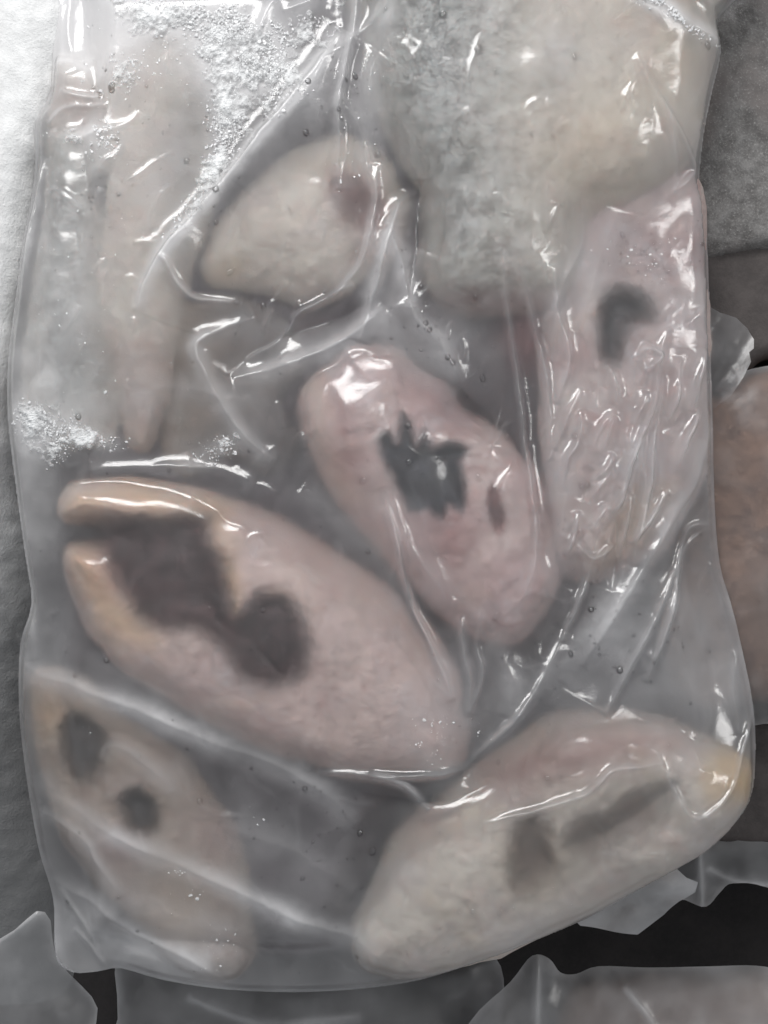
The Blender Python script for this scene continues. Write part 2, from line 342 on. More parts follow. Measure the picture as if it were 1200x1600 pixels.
# ------------------------------------------------------------------ the frozen fish pieces inside the bag
PIECES = []       # (outline, top function) for draping the film
def round_top(d, R, H): return H * np.sqrt(np.clip(1 - (1 - np.clip(d / R, 0, 1)) ** 2, 0, 1))
Z0 = np.zeros((1, 1))
def piece(name, label, outline, mat, z0, H, R, carve=(), zones=(), bumps=(), splits=(), rough=1.0, seed=0, n=5, tilt=(0, 0), warp=9):
    """carve: (outline, depth, soft, mask weight, mask soft, colour key); zones: (outline or (u,v,r), soft, key, weight)"""
    ol = catmull(outline, n); R = R * 0.72
    tg = np.roll(ol, -1, 0) - np.roll(ol, 1, 0); nr = np.stack([tg[:, 1], -tg[:, 0]], -1) / (np.linalg.norm(tg, axis=1)[:, None] + 1e-9)
    wv_ = 7 * fbm(ol[:, 0], ol[:, 1], 60, seed + 61)[:, None] + 3 * vnoise(ol[:, 0], ol[:, 1], 17, seed + 62)[:, None]
    ol = ol + (5 + wv_) * nr * (1 if sdf(ol, np.array([ol[0, 0] + nr[0, 0] * 3]), np.array([ol[0, 1] + nr[0, 1] * 3]))[0] < 0 else -1)
    c0 = ol.mean(0)
    cv = [(catmull(c[0], 2 if warp < 9 else n),) + tuple(c[1:]) for c in carve]
    def fn(U, V, d):
        wu = U + warp * fbm(U, V, 40, seed + 5); wv = V + warp * fbm(U, V, 40, seed + 8)
        h = round_top(d, R, H * 0.82) + H * 0.18 * sstep(0, 130, d)
        fade = sstep(0, 25, d)
        h = h + fade * (fbm(U, V, 110, seed + 1) * 13 + fbm(U, V, 30, seed + 2) * 4.5) * rough * S
        h = h + fade * ((U - c0[0]) * tilt[0] + (V - c0[1]) * tilt[1]) * S
        masks = {k: np.zeros(U.shape) for k in ('cav', 'skin', 'blood', 'fat')}
        for (u, v, r, a) in bumps:
            h = h + fade * a * np.exp(-((U - u) ** 2 + (V - v) ** 2) / (r * r)) * S
        for (po, depth, soft, wt, msoft, key) in cv:
            dd = sdf(po, wu, wv)
            h = h - depth * (0.0 if fn.drape else 1.0) * sstep(-soft * 0.3, soft, dd)
            masks[key] = np.maximum(masks[key], wt * sstep(-msoft * 1.4, msoft * 1.4, dd))
        for (zo, soft, key, wt) in zones:
            if isinstance(zo, tuple): dd = zo[2] - np.sqrt((wu - zo[0]) ** 2 + (wv - zo[1]) ** 2)
            else: dd = sdf(catmull(zo, n), wu, wv)
            masks[key] = np.maximum(masks[key], wt * sstep(-soft * 1.6, soft * 1.6, dd))
        return z0 + np.maximum(h, 0.0003 * (d > 0)), masks
    fn.drape = False
    zb = lambda U, V, d: z0 - np.minimum(round_top(d, R * 0.7, z0 - 0.0022), 0.9)
    res = body(ol, fn, 3, ZREF, True, zb, splits)
    cc = to_world(np.array(c0[0]), np.array(c0[1]), 0.002)
    root = empty(name, tuple(cc)); tag(root, label, 'frozen fish', 'frozen fish pieces in the clear bag')
    for nm, (co, fc, at) in res.items():
        part('flesh' if nm == 'main' else nm, make_mesh(nm, co, fc, at), mat, root)
    PIECES.append((ol, fn))
    return root

# long pale strip on the left
piece('fish_strip', 'long pale beige fish strip at the upper left with a tapered lower end',
      [(140, 60), (240, 30), (312, 70), (328, 200), (325, 330), (292, 430), (278, 540), (255, 640), (228, 702), (190, 690), (170, 600), (140, 500), (128, 420), (150, 330), (150, 200)],
      M['pale'], 0.010, 0.022, 70, zones=[([(180, 560), (250, 540), (240, 690), (190, 690)], 30, 'blood', 0.25), ([(270, 150), (320, 160), (320, 330), (270, 420), (250, 300)], 30, 'skin', 0.55)], seed=1, rough=1.2)
# grey skinned piece beside the left edge
piece('fish_fillet', 'grey frosted fish piece along the bag\'s left edge, with a small dark hole',
      [(85, 90), (150, 110), (170, 200), (180, 300), (165, 420), (165, 520), (180, 620), (165, 690), (90, 690), (35, 640), (30, 520), (50, 400), (65, 260), (75, 160)],
      M['grey'], 0.012, 0.022, 70, carve=[([(140, 275), (170, 270), (182, 300), (170, 325), (148, 315)], 0.006, 14, 0.85, 12, 'cav')],
      zones=[([(60, 230), (160, 230), (150, 420), (170, 640), (60, 660), (30, 520)], 40, 'skin', 0.9), ([(90, 130), (170, 130), (165, 200), (90, 190)], 25, 'blood', 0.35)], splits=[('cavity_lining', 'cav', 0.45)], seed=2)
# round cream piece, upper centre
piece('fish_round', 'rounded cream fish piece at the upper centre with one small dark red spot',
      [(310, 400), (345, 330), (400, 265), (450, 225), (520, 200), (580, 215), (620, 270), (630, 340), (600, 410), (540, 450), (470, 475), (420, 460), (370, 445), (325, 440)],
      M['pale'], 0.010, 0.024, 85, carve=[([(520, 280), (575, 280), (605, 325), (580, 365), (540, 335)], 0.009, 30, 0.9, 24, 'blood')],
      zones=[((350, 425, 26), 20, 'fat', 0.3), ((600, 380, 45), 30, 'blood', 0.45), ((562, 318, 30), 20, 'cav', 0.6)], splits=[('cavity_lining', 'blood', 0.5)], seed=3, bumps=[(440, 330, 100, 12)])
# large mottled chunk, upper right
piece('fish_chunk', 'large upper right fish chunk with mottled grey skin fading to cream flesh',
      [(570, -150), (1100, -150), (1108, 40), (1108, 130), (1095, 220), (1050, 290), (985, 325), (930, 350), (908, 410), (890, 470), (830, 485), (750, 490), (690, 470), (665, 430), (675, 350), (660, 290), (620, 230), (585, 150), (570, 60)],
      M['grey'], 0.014, 0.038, 110, zones=[([(560, -80), (790, -80), (800, 80), (780, 200), (800, 320), (790, 420), (680, 470), (640, 300), (560, 150)], 85, 'skin', 1.0),
      ([(780, 20), (900, 80), (880, 220), (820, 260)], 60, 'skin', 0.45), ((900, 240, 60), 60, 'fat', 0.35), ((1060, 110, 60), 50, 'fat', 0.25), ([(690, 455), (880, 465), (870, 490), (700, 490)], 14, 'blood', 0.7)],
      splits=[('skin', 'skin', 0.6)], seed=4, rough=0.6, bumps=[(900, 170, 160, 10), (760, 380, 70, 6)])
# pink piece on the right with hollow
piece('fish_hollow', 'pink fish piece along the right edge with a dark hollow near its upper end',
      [(880, 330), (990, 250), (1098, 260), (1114, 420), (1114, 560), (1112, 690), (1075, 800), (1010, 875), (930, 915), (868, 880), (850, 760), (838, 640), (842, 540), (862, 430)],
      M['rose'], 0.010, 0.028, 75, carve=[([(935, 480), (965, 450), (1010, 460), (1025, 495), (985, 520), (965, 570), (935, 560)], 0.010, 30, 0.95, 18, 'cav')],
      zones=[([(930, 340), (1100, 330), (1100, 420), (950, 420)], 30, 'blood', 0.3), ([(980, 780), (1060, 760), (1000, 850), (930, 890)], 20, 'fat', 0.35), ((890, 560, 35), 25, 'blood', 0.4)], splits=[('cavity_lining', 'cav', 0.45)], seed=5)
# oval steak in the middle with black hole
piece('fish_ring', 'oval pink fish steak in the middle with a ragged black hole and a slit',
      [(466, 630), (490, 590), (516, 572), (540, 540), (572, 532), (628, 548), (660, 578), (700, 598), (722, 640), (800, 690), (850, 770), (872, 870), (862, 940), (815, 1000), (750, 1000), (675, 950), (620, 890), (575, 840), (530, 785), (490, 710)],
      M['pink'], 0.014, 0.034, 75, carve=[([(590, 690), (608, 676), (620, 692), (626, 648), (642, 668), (650, 698), (664, 672), (674, 702), (698, 690), (732, 704), (718, 728), (726, 760), (722, 802), (700, 790), (690, 814), (668, 796), (638, 802), (622, 768), (604, 735)], 0.008, 26, 0.97, 8, 'cav'),
      ([(762, 775), (775, 760), (785, 790), (782, 830), (770, 830)], 0.005, 12, 0.8, 8, 'blood')],
      zones=[([(480, 620), (510, 580), (520, 700), (560, 780), (520, 760)], 22, 'fat', 0.3), ([(520, 600), (560, 560), (560, 620), (540, 720)], 18, 'blood', 0.45), ([(600, 560), (700, 620), (720, 680), (640, 640)], 25, 'blood', 0.5), ((690, 850, 60), 40, 'blood', 0.55), ((545, 720, 30), 20, 'blood', 0.5), ((760, 900, 40), 30, 'blood', 0.3), ((773, 800, 14), 10, 'cav', 0.6)],
      splits=[('cavity_lining', 'cav', 0.5), ('slit', 'blood', 0.62)], seed=6, warp=5)
# big steak lower left with open belly cavity
st = piece('fish_steak', 'big fish steak at lower left, its dark belly cavity open towards the left edge',
      [(92, 790), (120, 755), (190, 748), (270, 758), (380, 790), (480, 838), (570, 895), (650, 960), (705, 1040), (725, 1110), (728, 1170), (690, 1208), (590, 1215), (480, 1195), (360, 1150), (260, 1095), (170, 1030), (125, 965), (98, 890), (105, 852), (150, 848), (150, 826), (104, 815)],
      M['steak'], 0.014, 0.034, 85, carve=[([(95, 826), (180, 806), (260, 806), (330, 806), (338, 850), (360, 890), (372, 955), (410, 925), (450, 930), (480, 985), (480, 1040), (440, 1068), (380, 1062), (352, 1020), (320, 990), (255, 985), (215, 960), (190, 910), (165, 870), (140, 846), (95, 846)], 0.012, 50, 0.97, 17, 'cav')],
      zones=[([(90, 770), (180, 750), (340, 780), (360, 880), (330, 830), (200, 800), (100, 810)], 22, 'fat', 0.55), ([(100, 860), (150, 860), (190, 930), (240, 1000), (160, 980)], 26, 'fat', 0.6), ((175, 880, 40), 35, 'blood', 0.35), ((700, 1100, 30), 40, 'blood', 0.2), ([(340, 850), (375, 900), (372, 960), (355, 900)], 12, 'fat', 0.6)],
      splits=[('cavity_lining', 'cav', 0.5)], seed=7, rough=0.8)
# pale piece with two holes, bottom left
piece('fish_tail', 'pale brownish fish piece in the bottom left corner with two round dark holes',
      [(44, 1062), (95, 1058), (175, 1110), (270, 1180), (330, 1250), (372, 1330), (388, 1430), (392, 1505), (340, 1536), (275, 1510), (215, 1450), (150, 1390), (95, 1310), (62, 1220), (46, 1140)],
      M['tail'], 0.010, 0.022, 60, carve=[([(88, 1145), (120, 1112), (158, 1145), (160, 1205), (125, 1225), (100, 1195)], 0.008, 26, 0.95, 18, 'cav'), ([(182, 1255), (218, 1232), (246, 1258), (242, 1298), (200, 1298)], 0.008, 22, 0.97, 14, 'cav')],
      zones=[((75, 1110, 35), 25, 'fat', 0.4), ((340, 1310, 40), 30, 'blood', 0.3), ((270, 1430, 40), 30, 'fat', 0.3), ((180, 1330, 30), 20, 'blood', 0.4)], splits=[('cavity_lining', 'cav', 0.45)], seed=8)
# folded piece bottom right
piece('fish_fold', 'cream fish piece at the bottom right with a folded flap and ochre tip',
      [(555, 1460), (590, 1380), (640, 1300), (700, 1240), (760, 1190), (840, 1140), (940, 1118), (1040, 1130), (1110, 1165), (1172, 1195), (1180, 1245), (1150, 1295), (1090, 1345), (1000, 1395), (900, 1445), (800, 1495), (720, 1520), (630, 1530), (570, 1510)],
      M['pale'], 0.012, 0.034, 85, carve=[([(790, 1330), (800, 1290), (835, 1270), (860, 1300), (875, 1350), (840, 1380), (800, 1385)], 0.007, 30, 0.85, 20, 'cav'),
      ([(880, 1290), (960, 1250), (1030, 1215), (1060, 1225), (1030, 1270), (960, 1310), (900, 1340), (870, 1320)], 0.008, 34, 0.7, 24, 'cav'), ([(900, 1285), (970, 1250), (1030, 1220), (1020, 1250), (960, 1295), (900, 1320)], 0.003, 20, 0.6, 20, 'cav')],
      zones=[((1145, 1215, 46), 18, 'fat', 1.0), ([(760, 1190), (940, 1125), (1080, 1160), (1000, 1180), (800, 1240)], 30, 'blood', 0.6), ((830, 1340, 45), 25, 'fat', 0.3), ((660, 1290, 30), 25, 'blood', 0.3)], splits=[('cavity_lining', 'cav', 0.35)], seed=9, bumps=[(900, 1190, 90, 10), (700, 1420, 100, 12)])
# deep dark pieces lying underneath
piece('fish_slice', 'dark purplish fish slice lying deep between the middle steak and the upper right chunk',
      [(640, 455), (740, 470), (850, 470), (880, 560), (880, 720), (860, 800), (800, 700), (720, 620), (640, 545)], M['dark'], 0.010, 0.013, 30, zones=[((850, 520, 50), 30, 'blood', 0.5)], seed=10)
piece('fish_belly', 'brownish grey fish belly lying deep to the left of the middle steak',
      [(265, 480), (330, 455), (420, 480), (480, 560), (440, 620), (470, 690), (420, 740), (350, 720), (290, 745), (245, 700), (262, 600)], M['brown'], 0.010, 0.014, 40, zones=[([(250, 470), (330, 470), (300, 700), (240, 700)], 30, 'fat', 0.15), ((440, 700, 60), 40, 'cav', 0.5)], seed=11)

# organ lump and fat lump in the big steak
def lump(name, root, mat, u, v, ru, rv, rot, z, h, masks, seed):
    U, V = grid(3, (u - 1.4 * max(ru, rv), v - 1.4 * max(ru, rv), u + 1.4 * max(ru, rv), v + 1.4 * max(ru, rv)))
    a = np.linspace(0, 2 * np.pi, 40, endpoint=False); r = 1 + 0.12 * np.sin(3 * a + seed) + 0.07 * np.sin(5 * a + 2 * seed)
    x = ru * r * np.cos(a); y = rv * r * np.sin(a)
    ol = np.stack([u + x * math.cos(rot) - y * math.sin(rot), v + x * math.sin(rot) + y * math.cos(rot)], -1)
    fn = lambda U, V, d: (z + round_top(d, min(ru, rv) * 0.9, h) + fbm(U, V, 22, seed) * 0.0015 * sstep(0, 10, d), {k: np.full(U.shape, masks.get(k, 0.0)) for k in ('cav', 'skin', 'blood', 'fat')})
    co, fc, at = body(ol, fn, 3, ZREF, True, lambda U, V, d: z - 0.003 * np.clip(d / 20, 0, 1))['main']
    part(name, make_mesh(name, co, fc, at), mat, root)
lump('organ', st, M['steak'], 432, 985, 40, 66, -0.25, 0.0345, 0.0085, {'cav': 1.0}, 3)
lump('fat_lump', st, M['steak'], 335, 1022, 30, 17, 0.5, 0.036, 0.009, {'fat': 1}, 5)

# ------------------------------------------------------------------ the polythene bag
OUT = catmull([(78, -95), (75, 0), (70, 130), (46, 175), (46, 235), (40, 300), (26, 370), (12, 480), (2, 560), (2, 650), (15, 760), (30, 870), (40, 945), (22, 1010), (20, 1110), (30, 1210), (50, 1330), (68, 1390),
               (76, 1430), (78, 1505), (104, 1531), (145, 1530), (182, 1525), (250, 1544), (350, 1559), (460, 1563), (560, 1558), (660, 1543), (740, 1516), (810, 1490), (920, 1447), (1050, 1374), (1112, 1338), (1152, 1300), (1181, 1258),
               (1190, 1200), (1187, 1110), (1165, 1000), (1150, 940), (1133, 880), (1125, 780), (1122, 640), (1118, 520), (1115, 400), (1108, 310), (1101, 275), (1108, 200), (1122, 130), (1135, 70), (1128, 20), (1115, -95)], 3)
U, V = grid(STEP)
dB = sdf(OUT, U, V)
inB = dB > 0
OB = np.full(U.shape, 0.008); OT = OB.copy()
for ol, fn in PIECES:
    b = ol.min(0) - 6; e = ol.max(0) + 6
    sl = (slice(max(0, int((b[1] - V0) / STEP)), int((e[1] - V0) / STEP) + 2), slice(max(0, int((b[0] - U0) / STEP)), int((e[0] - U0) / STEP) + 2))
    fn.drape = True; d = sdf(ol, U[sl], V[sl]); z, _ = fn(U[sl], V[sl], np.maximum(d, 0))
    OB[sl] = np.maximum(OB[sl], np.where(d > 0, z, 0))
    fn.drape = False; z, _ = fn(U[sl], V[sl], np.maximum(d, 0)); OT[sl] = np.maximum(OT[sl], np.where(d > 0, z, 0))
# drape: membrane over the obstacles, pinned at the rim, pulled down a little
ZE = 0.018
f = 4
sub = (slice(0, None, f), slice(0, None, f))
ob = blur(OB, 40)[sub]; ib = inB[sub]; db = dB[sub]
u = np.where(ib, np.maximum(ob, 0.03), ZE)
for it in range(700):
    pp = np.pad(u, 1, mode='edge')
    u2 = (pp[:-2, 1:-1] + pp[2:, 1:-1] + pp[1:-1, :-2] + pp[1:-1, 2:]) / 4 - 0.000009
    u = np.where(ib, np.maximum(u2, ob), ZE)
u = blur(u, 2)
# taut film bridges narrow gaps: closing of the drape
def morph(A, r, op):
    k = np.arange(-r, r + 1); out = A.copy()
    pad = np.pad(A, r, mode='edge')
    for dy in k:
        for dx in k:
            if dx * dx + dy * dy <= r * r:
                out = op(out, pad[r + dy:r + dy + A.shape[0], r + dx:r + dx + A.shape[1]])
    return out
g2 = u[::2, ::2]
cl = morph(morph(np.where(ib[::2, ::2], g2, 0), 12, np.maximum), 12, np.minimum)
cl = blur(resize(cl, u.shape), 30)
u = np.where(ib, u * 0.12 + np.maximum(cl, u - 0.002) * 0.88, u)
u = blur(u, 4)
F = resize(u, U.shape)
# match extent of the subsampled grid
F = np.maximum(F, 0)
F = np.maximum(F, 0.036 * sstep(-10, 110, dB))
F = blur(F, 26)
OD0 = OB.copy()
for _ in range(5):
    pp = np.pad(OD0, 1, mode='edge'); OD0 = np.max([pp[a:a + OD0.shape[0], c:c + OD0.shape[1]] for a in range(3) for c in range(3)], 0)
F = np.maximum(F, blur(OD0, 22) + 0.0008)
F = blur(F, 6)
frost = np.zeros(U.shape)

def ridge(pts, amp, wl, wr=None, fr=0.0, frw=None, eps=1.1, wob=0.35, tp=0.5, ends=(0, 0)):
    """fold of the film along a line: amp in plan units, wl / wr its width on either side; fr = frost left on it"""
    wr = wr or wl
    p = catmull(pts, 8, False); k = len(p)
    seg = np.linalg.norm(np.diff(p, axis=0), axis=1); cum = np.concatenate([[0], np.cumsum(seg)]); L = cum[-1]
    pad = 5 * max(wl, wr, frw or 0)
    b = p.min(0) - pad; e = p.max(0) + pad
    i0, i1 = max(0, int((b[1] - V0) / STEP)), min(U.shape[0], int((e[1] - V0) / STEP) + 2)
    j0, j1 = max(0, int((b[0] - U0) / STEP)), min(U.shape[1], int((e[0] - U0) / STEP) + 2)
    if i1 <= i0 or j1 <= j0: return
    UU = U[i0:i1, j0:j1]; VV = V[i0:i1, j0:j1]
    UU = UU + 7 * vnoise(UU, VV, 60, 81) + 1.4 * vnoise(UU, VV, 14, 83); VV = VV + 7 * vnoise(UU, VV, 60, 85) + 1.4 * vnoise(UU, VV, 14, 87)
    if max(wl, wr) <= 9 and amp > 4: amp = amp * 1.35
    best = np.full(UU.shape, 1e9); T = np.zeros(UU.shape); SG = np.zeros(UU.shape)
    for i in range(k - 1):
        a, c = p[i], p[i + 1]; ex, ey = c - a; l2 = ex * ex + ey * ey + 1e-9
        t = np.clip(((UU - a[0]) * ex + (VV - a[1]) * ey) / l2, 0, 1)
        dx = UU - a[0] - ex * t; dy = VV - a[1] - ey * t; dd = dx * dx + dy * dy
        m = dd < best
        best = np.where(m, dd, best); T = np.where(m, (cum[i] + t * seg[i]) / L, T); SG = np.where(m, ex * dy - ey * dx, SG)
    dd = np.sqrt(best)
    ww = np.where(SG > 0, wr, wl)
    s0 = rng.rand() * 100
    var = 1 + wob * 2 * vnoise(T * L, np.zeros_like(T), 70, s0)
    env = np.clip(np.sin(np.pi * np.clip(ends[0] + T * (1 - ends[0] - ends[1]), 0.0, 1)), 0, 1) ** tp * var
    prof = np.exp(-(np.sqrt(dd * dd + eps * eps) - eps) / ww)
    F[i0:i1, j0:j1] += amp * S * env * prof
    if fr:
        fw = frw or max(wl, wr) * 1.2
        frost[i0:i1, j0:j1] += fr * env * np.exp(-(dd / fw) ** 2)

def dent(u, v, r, a, asp=1.0, rot=0.0):
    x = (U - u) * math.cos(rot) + (V - v) * math.sin(rot); y = -(U - u) * math.sin(rot) + (V - v) * math.cos(rot)
    F[:] += a * S * np.exp(-(x * x + (y / asp) ** 2) / (r * r))
def haze_spot(u, v, ru, rv, a, rot=0.0):
    x = (U - u) * math.cos(rot) + (V - v) * math.sin(rot); y = -(U - u) * math.sin(rot) + (V - v) * math.cos(rot)
    frost[:] += a * np.exp(-(x / ru) ** 2 - (y / rv) ** 2)

# broad undulation of the film
F += sstep(0, 30, dB) * S * (fbm(U, V, 150, 31, 2) * 4.5 + vnoise(U + 0.5 * V, V, 34, 35) * 0.6)
# big folds
ridge([(215, 490), (245, 410), (300, 345), (370, 265), (430, 190), (500, 100), (535, 50)], 40, 10, 60, 0.95, 12)
ridge([(565, -90), (555, 30), (540, 120), (530, 190), (532, 300)], 22, 8, 14, 0.3, 9)
ridge([(500, 100), (560, 60), (600, 20), (640, -20)], 8, 8, 16, 0.15)
ridge([(530, 150), (560, 200), (575, 260), (590, 300)], 7, 5, 12, 0.1)
ridge([(440, 20), (500, -10), (540, -60)], 9, 6, 12, 0.2)
ridge([(430, -10), (410, 40), (400, 70)], 10, 10, 10, 0.3)
ridge([(245, 402), (262, 412), (278, 440), (305, 465), (345, 470), (375, 475)], 9, 6, 7, 0.25, 6)
ridge([(660, 300), (628, 322), (605, 380), (590, 440), (572, 500), (560, 535)], 26, 12, 20, 0.4, 14)
ridge([(590, 260), (583, 340), (560, 420), (520, 470)], 14, 6, 12, 0.25, 9)
ridge([(610, 360), (635, 440), (648, 500), (690, 545), (718, 600)], 18, 11, 18, 0.32, 15)
ridge([(655, 285), (655, 350), (645, 420), (640, 480)], -20, 11, 14)
ridge([(380, 562), (415, 545), (450, 515), (468, 490), (520, 465), (555, 445)], 8, 4, 8, 0.1, 4)
ridge([(468, 470), (474, 500)], 4, 4); ridge([(424, 470), (420, 490), (405, 515)], 4, 4, 4, 0.1)
ridge([(350, 590), (400, 545), (470, 515), (545, 490), (575, 470)], -16, 16, 16)
ridge([(395, 495), (335, 520), (310, 540), (322, 580), (345, 630), (380, 680), (430, 720)], 17, 9, 18, 0.36, 13)
ridge([(360, 590), (430, 578), (500, 550), (560, 515), (600, 480)], 16, 13, 16, 0.35, 18)
ridge([(782, 395), (790, 480), (800, 560), (808, 620), (820, 700), (828, 770), (833, 840), (826, 900), (815, 932), (795, 940)], 9, 5, 7, 0.16, 5)
ridge([(803, 405), (820, 470), (835, 520), (846, 570), (856, 640), (862, 720)], 8, 6, 7, 0.16, 6)
ridge([(862, 420), (870, 490), (886, 540), (882, 580), (868, 630)], 8, 6, 9, 0.12, 6)
ridge([(900, 300), (905, 380), (880, 440), (850, 520)], 7, 12, 12, 0.1)
ridge([(595, 760), (625, 870), (645, 950), (665, 1000), (690, 1050), (708, 1095)], 11, 5, 8, 0.16, 6)
ridge([(600, 720), (630, 830), (675, 900), (715, 960)], 8, 12, 14, 0.12)
ridge([(718, 960), (722, 1020), (730, 1060), (735, 1120)], 6, 4, 5, 0.1)
ridge([(752, 950), (745, 1010), (752, 1050), (735, 1115)], 6, 4, 5, 0.1)
ridge([(720, 1203), (760, 1165), (810, 1115), (850, 1050), (885, 985)], 12, 9, 15, 0.2, 9)
ridge([(880, 1000), (900, 950), (917, 900), (912, 875)], 9, 4, 7, 0.18, 6)
ridge([(495, 1203), (560, 1206), (640, 1208), (722, 1201)], 9, 6, 5, 0.15, 6)
ridge([(580, 1206), (630, 1222), (668, 1262)], 10, 5, 7, 0.35, 7)
ridge([(520, 1230), (600, 1240), (690, 1250), (780, 1215)], -12, 18, 18)
ridge([(750, 1280), (820, 1265), (900, 1240), (932, 1218), (955, 1200), (1010, 1194), (1035, 1190)], 10, 6, 6, 0.18, 5)
ridge([(1030, 1190), (1047, 1230), (1070, 1265), (1100, 1270), (1140, 1230), (1165, 1170), (1185, 1110)], 8, 5, 6, 0.15, 5)
ridge([(1125, 828), (1085, 824), (1068, 855), (1055, 900), (1030, 955), (1000, 1010), (970, 1070), (940, 1118)], 10, 5, 8, 0.2, 6)
ridge([(1110, 828), (1070, 865), (1058, 940), (1040, 990), (1012, 1065)], 9, 6, 5, 0.2, 6)
ridge([(1010, 1050), (1000, 1020), (1030, 1030)], 6, 10, 10)
ridge([(985, 100), (1025, 165), (1043, 200), (1052, 250), (1055, 310)], 8, 5, 6, 0.1, 5)
ridge([(1025, 160), (1060, 215), (1083, 255), (1080, 278), (1040, 312)], 8, 5, 6, 0.1, 5)
ridge([(1100, 190), (1095, 215), (1102, 235)], 6, 6)
ridge([(850, 370), (858, 345), (868, 325)], 6, 4, 5)
ridge([(92, 138), (112, 148), (160, 148)], 6, 4, 5, 0.15, 4); ridge([(68, 190), (95, 170), (130, 163), (168, 160)], 6, 4, 5, 0.15, 4)
ridge([(60, 205), (130, 210), (200, 195), (215, 175)], 8, 8, 10, 0.2, 9)
ridge([(78, -60), (76, 60), (68, 130)], 8, 8, 8, 0.25, 10); ridge([(110, -60), (100, 40), (118, 110)], 7, 10, 10, 0.2, 12)
ridge([(60, 240), (45, 330), (25, 430), (14, 540)], 8, 8, 8, 0.2, 10)
ridge([(6, 680), (32, 860), (52, 1030)], 12, 7, 12, 0.3, 8)
ridge([(22, 1010), (55, 1050), (120, 1072), (220, 1110), (330, 1155), (430, 1192), (500, 1235), (555, 1290)], 12, 20, 26, 0.5, 20)
ridge([(55, 1210), (110, 1260), (200, 1312), (290, 1355), (400, 1402), (480, 1440), (560, 1470), (600, 1500)], 11, 18, 24, 0.5, 18)
ridge([(60, 1270), (130, 1310), (150, 1350), (190, 1400)], 8, 9, 12, 0.25, 12)
ridge([(70, 1380), (130, 1410), (200, 1455), (300, 1505), (350, 1540)], 13, 12, 18, 0.3, 16)
ridge([(85, 1392), (118, 1440), (138, 1478), (150, 1500)], 5, 3, 4, 0.12, 3); ridge([(107, 1462), (130, 1485), (162, 1520)], 5, 3, 4, 0.12, 3)
ridge([(160, 1190), (180, 1160), (240, 1200), (270, 1240)], 6, 10, 12, 0.2, 12)
ridge([(1120, 640), (1100, 720), (1060, 800), (1010, 880), (960, 960), (910, 1040)], 12, 12, 16, 0.16, 12)
ridge([(140, 735), (230, 728), (330, 732), (400, 750)], 10, 12, 14, 0.22, 12)
ridge([(1145, 930), (1165, 975), (1180, 1010)], 6, 5, 5, 0.15); ridge([(1160, 1020), (1150, 1080), (1160, 1150)], 6, 6, 6, 0.1)
ridge([(980, -40), (1040, 30), (1090, 55), (1140, 72)], 10, 9, 12, 0.45, 14)
ridge([(1050, -30), (1085, 0), (1120, 20)], 6, 5, 5, 0.2)
ridge([(130, 330), (75, 290)], 4, 5, 5, 0.1)
dent(590, 700, 70, 17, 0.8, 0.5); dent(905, 470, 40, -10); dent(738, 1196, 34, -26); dent(655, 305, 26, -22); dent(560, 1260, 50, -14); dent(400, 570, 40, -14)
# crinkled patch on the pink piece at the right
for pts in ([(1030, 575), (1015, 640), (985, 720), (965, 790), (935, 835)], [(1035, 590), (1022, 660), (1015, 740), (1005, 800), (990, 850)], [(1065, 560), (1060, 610), (1040, 660)], [(1090, 640), (1080, 680), (1060, 730)],
            [(905, 800), (895, 840), (880, 870)], [(945, 790), (925, 830)], [(985, 770), (975, 830), (965, 870)], [(1040, 765), (1015, 810), (985, 850)], [(900, 850), (925, 870), (960, 850)], [(985, 560), (1010, 545), (1030, 560), (1000, 580)]):
    ridge(pts, 12, 4, 7, 0.16, 5)
for k in range(34):
    c = np.array([rng.uniform(885, 1095), rng.uniform(560, 880)])
    if c[0] > 1110 - (c[1] - 560) * 0.35: continue
    a = rng.normal(1.87, 0.16); L = rng.uniform(25, 75); dv = np.array([math.cos(a), math.sin(a)])
    q = [c + dv * t + rng.normal(0, 3.0, 2) for t in (-L, -L * 0.3, L * 0.3, L)]
    ridge(q, rng.choice([-1, 1], p=[0.3, 0.7]) * rng.uniform(4, 12), rng.uniform(4, 8), rng.uniform(5, 9), 0.05, 5)
